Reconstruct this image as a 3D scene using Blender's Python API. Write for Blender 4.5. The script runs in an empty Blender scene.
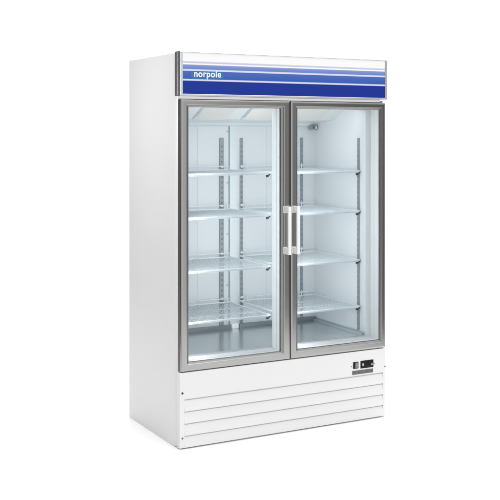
import bpy, bmesh, math
from mathutils import Vector, Matrix

S = bpy.context.scene
COL = S.collection

# ------------------------------------------------------------------ materials
def new_mat(name):
    m = bpy.data.materials.new(name)
    m.use_nodes = True
    nt = m.node_tree
    return m, nt, nt.nodes['Principled BSDF']

def paint(name, col, rough=0.4, bump=0.0, scale=300.0, metal=0.0, spec=0.5, var=0.02):
    m, nt, b = new_mat(name)
    b.inputs['Roughness'].default_value = rough
    b.inputs['Metallic'].default_value = metal
    b.inputs['Specular IOR Level'].default_value = spec
    tc = nt.nodes.new('ShaderNodeTexCoord')
    n = nt.nodes.new('ShaderNodeTexNoise')
    n.inputs['Scale'].default_value = 3.0
    n.inputs['Detail'].default_value = 4.0
    nt.links.new(tc.outputs['Object'], n.inputs['Vector'])
    r = nt.nodes.new('ShaderNodeValToRGB')
    r.color_ramp.elements[0].position = 0.3
    r.color_ramp.elements[1].position = 0.7
    r.color_ramp.elements[0].color = [c * (1 - var) for c in col] + [1]
    r.color_ramp.elements[1].color = [min(1, c * (1 + var)) for c in col] + [1]
    nt.links.new(n.outputs['Fac'], r.inputs['Fac'])
    nt.links.new(r.outputs['Color'], b.inputs['Base Color'])
    if bump:
        n2 = nt.nodes.new('ShaderNodeTexNoise')
        n2.inputs['Scale'].default_value = scale
        nt.links.new(tc.outputs['Object'], n2.inputs['Vector'])
        bp = nt.nodes.new('ShaderNodeBump')
        bp.inputs['Strength'].default_value = bump
        bp.inputs['Distance'].default_value = 0.001
        nt.links.new(n2.outputs['Fac'], bp.inputs['Height'])
        nt.links.new(bp.outputs['Normal'], b.inputs['Normal'])
    return m

def brushed(name, col, rough, stretch, metal=1.0):
    """aluminium with fine brushing drawn out along one axis"""
    m, nt, b = new_mat(name)
    b.inputs['Metallic'].default_value = metal
    b.inputs['Base Color'].default_value = (*col, 1)
    tc = nt.nodes.new('ShaderNodeTexCoord')
    mp = nt.nodes.new('ShaderNodeMapping')
    mp.inputs['Scale'].default_value = stretch
    n = nt.nodes.new('ShaderNodeTexNoise')
    n.inputs['Scale'].default_value = 1.0
    n.inputs['Detail'].default_value = 3.0
    nt.links.new(tc.outputs['Object'], mp.inputs['Vector'])
    nt.links.new(mp.outputs['Vector'], n.inputs['Vector'])
    mr = nt.nodes.new('ShaderNodeMapRange')
    mr.inputs['To Min'].default_value = rough - 0.025
    mr.inputs['To Max'].default_value = rough + 0.025
    nt.links.new(n.outputs['Fac'], mr.inputs['Value'])
    nt.links.new(mr.outputs['Result'], b.inputs['Roughness'])
    mx = nt.nodes.new('ShaderNodeMix'); mx.data_type = 'RGBA'
    mx.inputs['A'].default_value = (*[c * .975 for c in col], 1)
    mx.inputs['B'].default_value = (*[c * 1.025 for c in col], 1)
    nt.links.new(n.outputs['Fac'], mx.inputs['Factor'])
    nt.links.new(mx.outputs['Result'], b.inputs['Base Color'])
    return m

M = {}
M['white'] = paint('white_enamel', (.81, .81, .81), .35, .05, 500, var=.008)
M['plastic'] = paint('white_plastic', (.95, .95, .945), .3, var=.01)
M['gasket'] = paint('white_gasket', (.86, .88, .88), .5, var=.01)
M['liner'] = paint('liner_paint', (.74, .768, .785), .35, .03, 400, var=.012)
M['cover'] = paint('cover_paint', (.74, .79, .80), .4, var=.01)
M['cream'] = paint('cream_grille', (.73, .72, .68), .5, .1, 250, var=.02)
M['rail'] = paint('grey_rail', (.20, .235, .255), .35, metal=.2, var=.03)
M['rail_light'] = paint('pale_rail', (.52, .57, .60), .35, metal=.2, var=.03)
M['alu'] = brushed('brushed_aluminium', (.50, .49, .485), .36, (60, 60, 60))
M['frame'] = brushed('door_aluminium', (.42, .417, .412), .2, (90, 90, 90))
M['frame_side'] = paint('dark_frame_edge', (.10, .10, .10), .4, metal=.5)
M['frame_inner'] = brushed('door_inner_bead', (.30, .30, .295), .3, (90, 90, 90))
M['alu_light'] = brushed('light_aluminium', (.78, .78, .80), .4, (60, 60, 60))
M['floor'] = brushed('floor_steel', (.62, .67, .69), .22, (30, 6, 30), .85)
M['standard'] = paint('grey_standard', (.31, .345, .37), .45, var=.06, metal=.3)
M['slot'] = paint('dark_slot', (.17, .19, .20), .6)
M['wire'] = paint('pale_wire', (.74, .79, .82), .35, var=.01)
M['wire_fine'] = paint('fine_wire', (.62, .675, .71), .35, var=.01)
M['dark'] = paint('dark_cap', (.085, .085, .085), .35, var=.05)
M['black'] = paint('black_plastic', (.008, .008, .009), .5, spec=.2)
M['bracket'] = paint('dark_bracket', (.03, .035, .038), .5)
M['grey_plate'] = paint('grey_plate', (.14, .14, .14), .45, .2, 200, var=.1)
M['mark'] = paint('pale_marking', (.55, .56, .56), .5)
M['midmark'] = paint('grey_marking', (.22, .22, .22), .5)
M['screw'] = paint('screw_steel', (.03, .03, .035), .4, metal=.5)
M['letter'] = paint('white_lettering', (.93, .95, .96), .5)
M['badge'] = paint('teal_badge', (.035, .165, .45), .4, var=.08)
M['cyc'] = paint('white_sweep', (.95, .95, .95), .9, spec=0.0, var=.002)

# glass: clear sheet with a Fresnel reflection and a faint blue green tint
def glass():
    m = bpy.data.materials.new('door_glass'); m.use_nodes = True
    nt = m.node_tree; nt.nodes.clear()
    o = nt.nodes.new('ShaderNodeOutputMaterial')
    t = nt.nodes.new('ShaderNodeBsdfTransparent')
    t.inputs['Color'].default_value = (.955, .972, .98, 1)
    g = nt.nodes.new('ShaderNodeBsdfGlossy'); g.inputs['Roughness'].default_value = 0.02
    f = nt.nodes.new('ShaderNodeFresnel'); f.inputs['IOR'].default_value = 1.3
    mx = nt.nodes.new('ShaderNodeMixShader')
    nt.links.new(f.outputs[0], mx.inputs[0]); nt.links.new(t.outputs[0], mx.inputs[1])
    nt.links.new(g.outputs[0], mx.inputs[2]); nt.links.new(mx.outputs[0], o.inputs['Surface'])
    return m
M['glass'] = glass()

# printed sign face: horizontal bands by height, in object space
def sign_face():
    m, nt, b = new_mat('printed_sign')
    b.inputs['Roughness'].default_value = .4
    b.inputs['Specular IOR Level'].default_value = .2
    tc = nt.nodes.new('ShaderNodeTexCoord')
    sp = nt.nodes.new('ShaderNodeSeparateXYZ')
    mr = nt.nodes.new('ShaderNodeMapRange')
    mr.inputs['From Min'].default_value = 1.78; mr.inputs['From Max'].default_value = 2.0
    nt.links.new(tc.outputs['Object'], sp.inputs[0])
    nt.links.new(sp.outputs['Z'], mr.inputs['Value'])
    r = nt.nodes.new('ShaderNodeValToRGB'); cr = r.color_ramp; cr.interpolation = 'LINEAR'
    W_ = (.97, .97, .98); PALE = (.52, .56, .74); MID = (.14, .24, .60); BLUE = (.040, .115, .46); DEEP = (.010, .034, .30)
    LINE = (.74, .75, .90)
    def z2(z): return (z - 1.78) / .22
    stops = [(1.78, DEEP), (1.8525, DEEP), (1.8550, LINE), (1.8605, LINE), (1.8635, BLUE), (1.902, (.075, .15, .49)),
             (1.9045, LINE), (1.9105, LINE), (1.9135, MID), (1.924, (.20, .28, .62)), (1.9335, (.26, .34, .66)), (1.9365, W_), (1.9415, W_),
             (1.9440, PALE), (1.9505, (.64, .68, .82)), (1.9535, W_), (2.0, W_)]
    e = cr.elements
    e[0].position = 0; e[0].color = (*stops[0][1], 1)
    e[1].position = 1; e[1].color = (*stops[-1][1], 1)
    for z, c in stops[1:-1]:
        k = e.new(z2(z)); k.color = (*c, 1)
    nt.links.new(mr.outputs['Result'], r.inputs['Fac'])
    nt.links.new(r.outputs['Color'], b.inputs['Base Color'])
    return m
M['sign'] = sign_face()

# ------------------------------------------------------------------ mesh helpers
class MB:
    """collects shapes in one bmesh, each with a material slot"""
    def __init__(s): s.bm = bmesh.new(); s.mats = []
    def slot(s, m):
        if m not in s.mats: s.mats.append(m)
        return s.mats.index(m)
    def box(s, x0, x1, y0, y1, z0, z1, m, bev=0.0, seg=2):
        i = s.slot(m)
        b = bmesh.new()
        bmesh.ops.create_cube(b, size=1)
        for v in b.verts:
            v.co = Vector(((x0 + x1) / 2 + v.co.x * (x1 - x0), (y0 + y1) / 2 + v.co.y * (y1 - y0), (z0 + z1) / 2 + v.co.z * (z1 - z0)))
        if bev: bmesh.ops.bevel(b, geom=b.edges[:], offset=bev, segments=seg, profile=.5, affect='EDGES')
        s.add(b, i)
    def add(s, b, i):
        bmesh.ops.recalc_face_normals(b, faces=b.faces[:])
        mp = {}
        for v in b.verts: mp[v] = s.bm.verts.new(v.co)
        for f in b.faces:
            g = s.bm.faces.new([mp[v] for v in f.verts]); g.material_index = i
        b.free()
    def tube(s, pts, r, m, n=8):
        i = s.slot(m); b = bmesh.new()
        pts = [Vector(p) for p in pts]
        rings = []
        for k, p in enumerate(pts):
            d = (pts[min(k + 1, len(pts) - 1)] - pts[max(k - 1, 0)]).normalized()
            a = Vector((0, 0, 1)) if abs(d.z) < .9 else Vector((1, 0, 0))
            u = d.cross(a).normalized(); w = d.cross(u)
            rings.append([b.verts.new(p + r * (math.cos(2 * math.pi * q / n) * u + math.sin(2 * math.pi * q / n) * w)) for q in range(n)])
        for k in range(len(rings) - 1):
            for q in range(n):
                b.faces.new([rings[k][q], rings[k][(q + 1) % n], rings[k + 1][(q + 1) % n], rings[k + 1][q]])
        b.faces.new(rings[0]); b.faces.new(rings[-1])
        s.add(b, i)
    def extrude_x(s, prof, x0, x1, m):
        """closed (y, z) outline swept along x"""
        i = s.slot(m); b = bmesh.new()
        A = [b.verts.new((x0, y, z)) for y, z in prof]; B = [b.verts.new((x1, y, z)) for y, z in prof]
        n = len(prof)
        for k in range(n): b.faces.new([A[k], A[(k + 1) % n], B[(k + 1) % n], B[k]])
        b.faces.new(A); b.faces.new(B[::-1])
        s.add(b, i)
    def ring(s, x0, x1, z0, z1, w, prof, m, seg_mats=None):
        """rectangular frame: closed profile of (fraction of the side's width, extra inset, y) with mitred corners; w = left, right, bottom, top"""
        b = bmesh.new(); n = len(prof); L = []
        for cx, cz in ((0, 0), (1, 0), (1, 1), (0, 1)):
            row = []
            for f, a, y in prof:
                il, ir, ib, it = [f * q + a for q in w]
                row.append(b.verts.new((x0 + il if cx == 0 else x1 - ir, y, z0 + ib if cz == 0 else z1 - it)))
            L.append(row)
        i = s.slot(m)
        idx = [s.slot(q) for q in seg_mats] if seg_mats else [i] * n
        fm = []
        for c in range(4):
            d = (c + 1) % 4
            for k in range(n):
                f = b.faces.new([L[c][k], L[d][k], L[d][(k + 1) % n], L[c][(k + 1) % n]]); f.material_index = idx[k]
        bmesh.ops.recalc_face_normals(b, faces=b.faces[:])
        mp = {}
        for v in b.verts: mp[v] = s.bm.verts.new(v.co)
        for f in b.faces:
            g = s.bm.faces.new([mp[v] for v in f.verts]); g.material_index = f.material_index
        b.free()
    def build(s, name, parent=None, smooth=False, label=None):
        me = bpy.data.meshes.new(name)
        s.bm.to_mesh(me); s.bm.free()
        for m in s.mats: me.materials.append(m)
        o = bpy.data.objects.new(name, me); COL.objects.link(o)
        if smooth:
            for p in me.polygons: p.use_smooth = True
            try: me.set_sharp_from_angle(angle=math.radians(35))
            except Exception: pass
        if parent: o.parent = parent
        if label: o['label'] = label
        return o

# ------------------------------------------------------------------ the cabinet (metres; front plane y = 0, left side x = 0)
W, D, H = 1.266, 0.683, 2.0
fridge = bpy.data.objects.new('display_refrigerator', None); COL.objects.link(fridge)
fridge['label'] = 'white upright two door glass display refrigerator with blue striped sign and empty wire shelves'
fridge['category'] = 'refrigerator'

# body: hollow shell, rounded front edge, door opening, centre post
b = MB()
YF = .036
b.ring(0, W, 0.0, H - .004, (.052, .034, .437, .262),
       [(0, 0, D), (0, 0, YF + .046), (0, .0010, YF + .032), (0, .0032, YF + .020), (0, .0068, YF + .010), (0, .0115, YF + .003), (0, .017, YF), (1, -.004, YF), (1, 0, YF + .004), (1, 0, D - .02), (1, 0, D)], M['white'])
b.box(.04, W - .03, D - .019, D - .001, .40, 1.80, M['white'])
b.box(.587, .682, .052, .098, .4375, 1.7375, M['gasket'], .004)
b.box(.010, 1.228, .0005, YF + .001, 1.7625, 1.7762, M['white'], .0015)
body = b.build('cabinet_body', fridge, True)

# liner
b = MB()
LX0, LX1, LY0, LY1, LZ0, LZ1 = .07, 1.197, .098, .645, .445, 1.733
b.ring(.0525, 1.2315, .4375, 1.7375, (LX0 - .0525, 1.2315 - LX1, LZ0 - .4375, 1.7375 - LZ1),
       [(0, 0, .655), (0, 0, LY0), (1, -.006, LY0), (1, -.002, LY0 + .002), (1, 0, LY0 + .006), (1, 0, .655)], M['liner'])
b.box(.0525, 1.2315, LY1, .6615, .4375, 1.7375, M['liner'])
for x in (.405, .861):                                   # folded seams in the back sheet
    b.box(x - .0015, x + .0015, LY1 - .0022, LY1 + .001, LZ0, 1.64, M['liner'])
liner = b.build('interior_liner', fridge, True)
b = MB(); b.box(.610, .655, LY1 - .012, LY1 + .001, LZ0, 1.64, M['cover'], .003)
for z in (1.60, 1.30, 1.0, .70): b.tube([(.597, LY1 + .001, z), (.597, LY1 - .003, z)], .004, M['standard'])
b.box(.606, .609, LY1 - .003, LY1 + .001, LZ0, 1.64, M['standard'])
b.build('centre_back_post', fridge, True)
b = MB(); b.box(LX0, LX1, LY0, LY1, LZ0 - .001, LZ0 + .003, M['floor'])
b.build('cavity_floor', fridge)
# raised rails at the foot of the back and side walls
b = MB()
for x0, x1 in ((LX0, .602), (.664, LX1)):
    b.box(x0, x1, .612, LY1, LZ0 + .002, LZ0 + .024, M['rail'], .003)
b.box(.612, .655, .608, LY1 - .0125, LZ0 + .003, LZ0 + .032, M['plastic'], .003)
b.box(LX1 - .010, LX1, .10, .611, LZ0 + .002, LZ0 + .020, M['rail_light'], .002)
b.box(LX1 - .021, LX1 - .0105, .10, .611, LZ0 + .002, LZ0 + .010, M['rail'], .002)
b.box(LX1 - .027, LX1 - .0215, .10, .611, LZ0 + .002, LZ0 + .015, M['rail_light'], .002)
b.box(LX0, LX0 + .025, .10, .611, LZ0 + .002, LZ0 + .018, M['rail'], .002)
b.build('floor_rail', fridge, True)

# evaporator cover under the ceiling, with cream fan grilles and strips painted as shadow gaps
b = MB()
prof = [(LY1, LZ1), (LY1, 1.636), (LY1 - .006, 1.633), (.615, 1.638), (.606, 1.650), (.43, 1.668), (.30, LZ1)]
b.extrude_x(prof, LX0, LX1, M['cover'])
cover = b.build('evaporator_cover', fridge)
def on_slope(t, h=0.0):
    y = .43 + (.30 - .43) * t; z = 1.668 + (LZ1 - 1.668) * t
    l = math.hypot(.13, LZ1 - 1.668)
    return (y - (LZ1 - 1.668) / l * h, z - .13 / l * h)
def grille_mb(x0, x1, m, t0, t1, h, cham=.018):
    g = bmesh.new()
    pts = [(x0 + cham, t0), (x1 - cham, t0), (x1, t0 + .2), (x1, t1), (x0, t1), (x0, t0 + .2)]
    A = [g.verts.new((x, *on_slope(t, -.001))) for x, t in pts]; B = [g.verts.new((x, *on_slope(t, h))) for x, t in pts]
    for k in range(6): g.faces.new([A[k], A[(k + 1) % 6], B[(k + 1) % 6], B[k]])
    g.faces.new(A); g.faces.new(B)
    q = MB(); q.add(g, q.slot(m)); return q
for x0, x1 in ((.282, .478), (.582, .775), (.865, 1.098)):
    q = grille_mb(x0, x1, M['cream'], .02, .97, .006)
    q.build('fan_grille', cover)
    q = grille_mb(x0 - .014, x0 - .007, M['rail_light'], .03, .95, .004, .002)
    q.build('gap_shadow_strip', cover)
b = MB(); b.box(1.148, 1.19, .594, .632, 1.612, 1.640, M['standard'], .004)
b.box(1.156, 1.166, .591, .596, 1.618, 1.632, M['dark']); b.box(1.174, 1.184, .591, .596, 1.618, 1.632, M['cover'])
b.build('temperature_sensor', fridge, True)

# shelf standards: slotted channels
def standard_mb(axis, c, wall, wd, z0, z1):
    q = MB(); t = .008; k = .0035
    n = int((z1 - z0) / .03)
    if axis == 'y':                                     # on the back wall, faces -y
        q.box(c - wd / 2, c + wd / 2, wall - t, wall + .001, z0, z1, M['standard'], .0015)
        for i in range(n):
            z = z0 + .02 + i * .03
            if z < z1 - .02: q.box(c - wd * .17, c + wd * .17, wall - t - .0006, wall - t + .002, z - .005, z + .005, M['slot'])
    else:
        s = -1 if axis == 'x+' else 1                   # on a side wall
        xs = sorted((wall + s * t, wall - s * .001))
        q.box(xs[0], xs[1], c - wd / 2, c + wd / 2, z0, z1, M['standard'], .0015)
        for i in range(n):
            z = z0 + .02 + i * .03
            xs2 = sorted((wall + s * (t + .0006), wall + s * (t - .002)))
            if z < z1 - .02: q.box(xs2[0], xs2[1], c - wd * .17, c + wd * .17, z - .005, z + .005, M['slot'])
    return q
for x, wd in ((.16, .026), (.5585, .026), (.689, .019), (1.104, .015)):
    standard_mb('y', x, LY1, wd, LZ0 + .028, 1.562).build('shelf_standard', fridge)
standard_mb('x+', .162, LX1, .017, LZ0 + .006, 1.563).build('shelf_standard', fridge)
standard_mb('x-', .162, LX0, .024, LZ0 + .006, 1.563).build('shelf_standard', fridge)
b = MB(); b.box(.600, .6095, .0985, .112, LZ0 + .006, 1.563, M['standard']); b.build('shelf_standard', fridge)
b = MB(); b.box(.659, .6685, .0985, .112, LZ0 + .006, 1.563, M['standard']); b.build('shelf_standard', fridge)

# wire shelves
def make_shelf(x0, x1, z):
    q = MB()
    yf, yb = .14, .618
    r = .0046
    # rim
    q.tube([(x0, yf, z - .001), (x1, yf, z - .001)], .0044, M['wire'])
    q.tube([(x0, yf + .004, z - .0085), (x1, yf + .004, z - .0085)], .0022, M['wire'])
    q.tube([(x0, yb, z), (x1, yb, z)], r, M['wire'])
    q.tube([(x0, yf, z), (x0, yb, z)], r, M['wire']); q.tube([(x1, yf, z), (x1, yb, z)], r, M['wire'])
    q.tube([(x0, yb, z), (x0, yb, z + .022), (x1, yb, z + .022), (x1, yb, z)], .003, M['wire'])   # rear stop
    for y in (.29, .45): q.tube([(x0, y, z - .0055), (x1, y, z - .0055)], .0034, M['wire'])
    n = round((x1 - x0) / .0172)
    for i in range(1, n):
        x = x0 + (x1 - x0) * i / n
        q.tube([(x, yf, z - .001), (x, yb, z - .001)], .0017, M['wire_fine'], 6)
    return q
def clip_front(x, s, z):
    q = MB()
    q.extrude_x([(.134, z - .006), (.172, z - .006), (.170, z - .026), (.163, z - .026)], x - .0045, x + .0045, M['bracket'])
    return q
def clip_back(x, s, z):
    q = MB()
    q.box(x - .009, x + .009, .622, .637, z - .014, z + .001, M['bracket'], .002)
    q.tube([(x + s * .012, .630, z - .02), (x + s * .020, .612, z + .002), (x + s * .020, .606, z + .024), (x + s * .012, .624, z + .034)], .0026, M['plastic'])
    q.box(x - .007, x + .007, .630, .6385, z + .012, z + .026, M['plastic'], .002)
    return q
for z in (1.375, 1.147, .868, .604):
    for x0, x1, a, c in ((.082, .598, .16, .5585), (.668, 1.186, .689, 1.104)):
        sh = make_shelf(x0, x1, z).build('wire_shelf', fridge, True)
        clip_front(x0 + .004, 1, z).build('shelf_clip', sh); clip_front(x1 - .001, 1, z).build('shelf_clip', sh)
        clip_back(a, 1, z).build('shelf_clip', sh, True); clip_back(c, 1 if a == .16 else -1, z).build('shelf_clip', sh, True)

# ------------------------------------------------------------------ sign header
b = MB()
HZ0, HZ1 = 1.777, 2.0
b.box(.004, W + .002, .006, .034, HZ0 + .003, HZ1 - .003, M['white'])
head = b.build('sign_header', fridge)
b = MB(); b.box(.016, W - .008, -.0035, .008, HZ0 + .009, HZ1 - .005, M['sign']); b.build('sign_face', head)
b = MB()
b.ring(0, W + .006, HZ0, HZ1, (.016, .013, .010, .006),
       [(0, 0, .034), (0, 0, -.004), (0, .0015, -.006), (1, -.0015, -.006), (1, 0, -.0045), (1, 0, .034)], M['alu_light'])
b.build('sign_frame', head)
b = MB(); b.box(-.007, -.0005, -.004, .046, HZ0 - .001, HZ1 + .001, M['dark'], .002)
b.box(-.009, -.0068, .008, .030, HZ0 + .002, HZ1 - .002, M['alu'], .0008)
b.build('end_cap', head)
# lettering on its blue badge
def rounded_plate(x0, x1, z0, z1, y0, y1, r, m):
    q = MB(); g = bmesh.new(); pts = []
    for cx, cz, a0 in ((x1 - r, z1 - r, 0), (x0 + r, z1 - r, 90), (x0 + r, z0 + r, 180), (x1 - r, z0 + r, 270)):
        for k in range(7):
            a = math.radians(a0 + 15 * k); pts.append((cx + r * math.cos(a), cz + r * math.sin(a)))
    A = [g.verts.new((x, y0, z)) for x, z in pts]; B = [g.verts.new((x, y1, z)) for x, z in pts]; n = len(pts)
    for k in range(n): g.faces.new([A[k], A[(k + 1) % n], B[(k + 1) % n], B[k]])
    g.faces.new(A); g.faces.new(B); q.add(g, q.slot(m)); return q
rounded_plate(.058, .246, 1.8648, 1.902, -.0045, -.003, .012, M['badge']).build('logo_badge', head)
cu = bpy.data.curves.new('lettering', 'FONT'); cu.body = 'norpole'; cu.size = .047; cu.offset = .0010; cu.extrude = .0006
cu.space_character = 1.08; cu.align_x = 'LEFT'
tmp = bpy.data.objects.new('tmp_text', cu); COL.objects.link(tmp)
bpy.context.view_layer.update()
me = bpy.data.meshes.new_from_object(tmp.evaluated_get(bpy.context.evaluated_depsgraph_get()))
bpy.data.objects.remove(tmp)
xs = [v.co.x for v in me.vertices]; sx = .152 / (max(xs) - min(xs)); mn = min(xs)
for v in me.vertices: v.co = Vector((.078 + (v.co.x - mn) * sx, -.0052 - v.co.z, 1.8745 + v.co.y))
me.materials.clear(); me.materials.append(M['letter'])
bm = bmesh.new(); bm.from_mesh(me); bmesh.ops.recalc_face_normals(bm, faces=bm.faces[:]); bm.to_mesh(me); bm.free()
o = bpy.data.objects.new('lettering', me); COL.objects.link(o); o.parent = head

# ------------------------------------------------------------------ doors
DZ0, DZ1 = .388, 1.760
def make_door(x0, x1, wl, wr, wb, wt, hx, hinge_x, label):
    w = (wl, wr, wb, wt)
    q = MB(); F = M['frame']
    q.ring(x0, x1, DZ0, DZ1, w,
           [(0, 0, .032), (0, 0, .006), (0, .0012, .002), (0, .004, 0), (0, .010, -.001), (.66, 0, -.001), (.73, 0, .0005), (.79, 0, .0035), (.97, 0, .009), (1, 0, .012), (1, 0, .0155), (.9, 0, .0155), (.9, 0, .032)],
           F, [M['frame_side']] + [F] * 5 + [M['frame_inner']] * 3 + [F] * 4)
    d = q.build('door', fridge, False, label)
    q = MB(); q.box(x0 + wl * .93, x1 - wr * .93, .0165, .0215, DZ0 + wb * .93, DZ1 - wt * .93, M['glass']); q.build('glass_pane', d)
    q = MB()
    q.ring(x0, x1, DZ0, DZ1, w, [(.91, 0, .0225), (1, -.001, .0225), (1, .0005, .024), (1, .0005, .049), (1, -.003, .050), (.5, 0, .050), (.5, 0, .0335), (.91, 0, .0335)], M['gasket'])
    q.build('door_gasket', d, True)
    # pull handle: bar on two stand-off blocks
    z0, z1 = .949, 1.203
    q = MB(); P = M['plastic']
    q.box(hx - .0095, hx + .0095, -.056, -.044, z0, z1, P, .003, 3)
    for za, zb, c in ((z1 - .033, z1 - .0005, 1), (z0 + .0005, z0 + .033, -1)):
        q.box(hx - .0092, hx + .0092, -.046, -.0015, za, zb, P, .003)
        q.box(hx - .0115, hx + .0115, -.006, -.0012, za - .004 if c > 0 else za, zb if c > 0 else zb + .004, P, .0015)
    q.build('pull_handle', d, True)
    q = MB()
    q.box(hinge_x - .009, hinge_x + .009, .004 if hinge_x > 1 else .010, .030, DZ1 + .0005, DZ1 + (.011 if hinge_x > 1 else .002), M['alu'], .001 if hinge_x > 1 else .0004)
    q.build('door_hinge', d)
    return d
make_door(.006, .6445, .048, .055, .045, .040, .6110, .03, None)
make_door(.6475, 1.2635, .048, .033, .045, .040, .6640, 1.240, None)

# ------------------------------------------------------------------ kick panel with louvres
b = MB(); Wh = M['white']
KZ1 = .384
g = bmesh.new()
pts = [(0, .006), (.027, .006), (.027, .250), (1.2495, .250), (1.2495, .006), (W, .006), (W, KZ1), (0, KZ1)]
A = [g.verts.new((x, .0012, z)) for x, z in pts]; B = [g.verts.new((x, YF - .001, z)) for x, z in pts]
for k in range(8): g.faces.new([A[k], A[(k + 1) % 8], B[(k + 1) % 8], B[k]])
fA = g.faces.new(A); g.faces.new(B)
bmesh.ops.recalc_face_normals(g, faces=g.faces[:])
ed = [q for q in fA.edges if max(v.co.z for v in q.verts) > KZ1 - 1e-4 or max(v.co.x for v in q.verts) < 1e-4 or min(v.co.x for v in q.verts) > W - 1e-4]
bmesh.ops.bevel(g, geom=ed, offset=.003, segments=3, profile=.5, affect='EDGES')
b.add(g, b.slot(Wh))
b.box(.0272, 1.2493, .026, YF - .0012, .0065, .2498, Wh)
kick = b.build('kick_panel', fridge, True)
b = MB()
zs = [.246, .185, .124, .063, .003]
prof = [(.0255, zs[0] + .003)]
for k in range(4):
    a, c = zs[k], zs[k + 1]
    prof += [(.013, a + .003), (.013, a - .002), (.006, a - .004), (.0012, c + .022), (0.0, c + .0035), (.0008, c + .003)]
prof += [(.0255, zs[4] + .003)]
b.extrude_x(prof, .0275, 1.249, Wh)
b.build('louvre_grille', kick)
def screw(x, z, r, m=None):
    q = MB(); q.tube([(x, .003, z), (x, -.0015, z)], r, m or M['screw'], 14); q.build('screw', kick)
screw(.0155, .282, .0052); screw(.0155, .055, .0046, M['grey_plate']); screw(1.262, .282, .0035)

# controls
q = MB(); q.box(1.047, 1.083, -.002, .004, .2905, .3275, M['black'], .002)
q.box(1.060, 1.0805, -.0032, -.0005, .295, .324, M['midmark'], .001)
q.box(1.061, 1.079, -.0036, -.003, .309, .3115, M['mark'])
sw = q.build('power_switch', kick, True)
q = MB(); q.box(1.096, 1.183, -.002, .004, .287, .3295, M['black'], .003)
q.tube([(1.112, -.0017, .3075), (1.112, -.0028, .3075)], .0062, M['mark'], 12)
q.box(1.108, 1.114, -.0027, -.0015, .312, .3165, M['mark']);
q.tube([(1.171, -.0017, .3045), (1.171, -.0030, .3045)], .0066, M['midmark'], 14)
q.tube([(1.171, -.0028, .3045), (1.171, -.0034, .3045)], .0036, M['mark'], 14)
q.build('temperature_display', kick, True)
q = MB(); q.box(1.041, 1.181, -.0005, .003, .2475 + .010, .2475 + .032, M['grey_plate'], .001)
for x0, x1 in ((1.047, 1.062), (1.075, 1.108), (1.124, 1.150), (1.156, 1.174)):
    q.box(x0, x1, -.0009, 0.0005, .266, .2705, M['dark'])
q.build('information_plate', kick)
for x in (1.036, 1.190): screw(x, .306, .0028, M['midmark'])

# ------------------------------------------------------------------ studio sweep: floor rising into a wall behind
def sweep():
    me = bpy.data.meshes.new('studio_floor'); bm = bmesh.new()
    # profile in (distance back, height)
    pts = [(-2.4, -.001), (0.0, -.001), (3.5, -.001), (7.0, -.001)]
    for k in range(1, 17):
        a = math.radians(90 * k / 16); pts.append((7.0 + 4 * math.sin(a), -.001 + 4 * (1 - math.cos(a))))
    pts.append((11.0, 12))
    c, s = math.cos(-.495), math.sin(-.495)
    rows = []
    for d, z in pts:
        rows.append([bm.verts.new((.6 + u * c - d * s, .3 + u * s + d * c, z)) for u in ((-2.8, 2.6) if d < 0 else (-2.8 - d * .32, 2.6 + d * .6))])
    for k in range(len(rows) - 1): bm.faces.new([rows[k][0], rows[k][1], rows[k + 1][1], rows[k + 1][0]])
    bmesh.ops.recalc_face_normals(bm, faces=bm.faces[:])
    bm.to_mesh(me); bm.free(); me.materials.append(M['cyc'])
    for p in me.polygons: p.use_smooth = True
    o = bpy.data.objects.new('studio_floor', me); COL.objects.link(o); o['kind'] = 'structure'
    return o
sweep()

# ------------------------------------------------------------------ camera
cd = bpy.data.cameras.new('camera'); cam = bpy.data.objects.new('camera', cd); COL.objects.link(cam)
cam.location = (-2.09125, -4.61434, 1.58019)
cam.rotation_euler = (math.radians(90), 0, -.495215)
cd.sensor_width = 36; cd.sensor_fit = 'HORIZONTAL'
cd.lens = 36 * 1007.73 / 500
cd.shift_y = -(250 - 134.91) / 500
cd.clip_end = 200
S.camera = cam

# ------------------------------------------------------------------ light: white world shaped by direction, plus added softboxes
w = bpy.data.worlds.new('World'); S.world = w; w.use_nodes = True
nt = w.node_tree; bg = nt.nodes['Background']
tc = nt.nodes.new('ShaderNodeTexCoord')
def dotn(vec):
    v = Vector(vec).normalized()
    n = nt.nodes.new('ShaderNodeVectorMath'); n.operation = 'DOT_PRODUCT'; n.inputs[1].default_value = v
    nt.links.new(tc.outputs['Generated'], n.inputs[0]); return n.outputs['Value']
def mrange(val, a, b_, c, d):
    n = nt.nodes.new('ShaderNodeMapRange'); n.interpolation_type = 'SMOOTHSTEP'
    n.inputs['From Min'].default_value = a; n.inputs['From Max'].default_value = b_
    n.inputs['To Min'].default_value = c; n.inputs['To Max'].default_value = d
    nt.links.new(val, n.inputs['Value']); return n.outputs['Result']
def mul(a, b_):
    n = nt.nodes.new('ShaderNodeMath'); n.operation = 'MULTIPLY'
    nt.links.new(a, n.inputs[0]); nt.links.new(b_, n.inputs[1]); return n.outputs[0]
def math2(op, a, b_):
    n = nt.nodes.new('ShaderNodeMath'); n.operation = op
    for i, q in enumerate((a, b_)):
        if isinstance(q, (int, float)): n.inputs[i].default_value = q
        else: nt.links.new(q, n.inputs[i])
    return n.outputs[0]
up = dotn((0, 0, 1))
f = mrange(up, .15, .8, 1.0, 1.2)
f = mul(f, mrange(dotn((-1, .30, 0)), .15, .75, 1.0, .06))        # world dimmed on the left to shade the side panel
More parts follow.
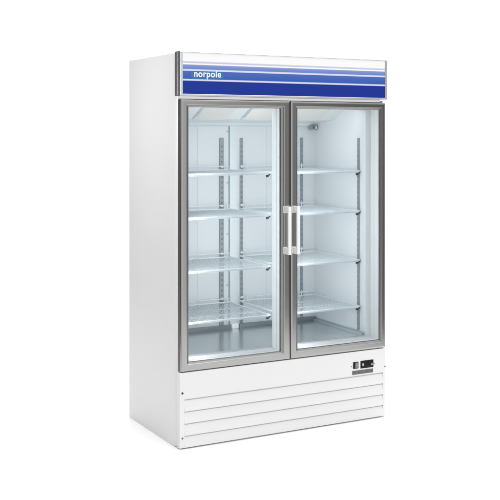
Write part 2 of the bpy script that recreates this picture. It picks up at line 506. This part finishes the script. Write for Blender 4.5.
# dark sector added to the world, low right, to darken door frame reflections
az = mrange(dotn((.90, .436, 0)), -.05, .11, 0.0, 1.0)
front = mrange(dotn((0, -1, 0)), .0, .35, 0.0, 1.0)
low = mrange(up, .12, .45, 1.0, 0.0)
dark = mul(mul(az, front), low)
f = mul(f, math2('SUBTRACT', 1.0, math2('MULTIPLY', dark, .86)))
bg.inputs['Color'].default_value = (1, 1, 1, 1)
nt.links.new(f, bg.inputs['Strength'])

def area(name, loc, target, sx, sy, power, col=(1, 1, 1), spread=180):
    l = bpy.data.lights.new(name, 'AREA'); l.shape = 'RECTANGLE'; l.size = sx; l.size_y = sy; l.energy = power; l.color = col
    l.spread = math.radians(spread)
    o = bpy.data.objects.new(name, l); COL.objects.link(o); o.location = loc
    o.rotation_euler = (Vector(target) - Vector(loc)).to_track_quat('-Z', 'Y').to_euler()
    return o
area('overhead_softbox', (1.3, -.2, 5.0), (1.0, -.1, 0), 4, 4, 110)
area('backdrop_softbox', (3.2, 4.0, 5.5), (3.6, 5.5, 0), 5, 4, 150)
area('backdrop_softbox', (3.0, 5.0, 6.0), (6.2, 11.0, 2.6), 7, 3, 260)
area('key_softbox', (.2, -4.6, 4.2), (.6, 0, .6), 2.0, 2.0, 14)
area('side_softbox', (-1.75, .30, 1.80), (0, .36, 1.80), .6, .6, 6.8, spread=110)
area('floor_fill', (-.55, .25, 3.6), (-.45, .25, 0), .5, 1.2, 3.4, spread=60)  # lamp added to lift the contact shadow by the left base
# LED strip behind centre post; ceiling and jamb fills added to brighten the inside
area('post_led', (.634, .118, 1.10), (.634, 1.0, 1.10), .03, 1.15, 1.6, (.99, 1.0, 1.0))
area('ceiling_fill', (.634, .13, 1.722), (.634, .40, .9), 1.05, .03, .35, (.99, 1.0, 1.0))
area('jamb_fill', (.0585, .062, 1.08), (1.2, .062, 1.08), .018, 1.2, 3.0, (.99, 1.0, 1.0))
area('jamb_fill', (.7005, .052, 1.08), (1.9, .052, 1.08), .018, 1.2, 2.3, (.99, 1.0, 1.0))

S.render.engine = 'CYCLES'
S.cycles.max_bounces = 12
S.cycles.transparent_max_bounces = 16
S.view_settings.view_transform = 'Standard'
S.view_settings.look = 'None'
S.view_settings.exposure = 0
S.view_settings.gamma = 1
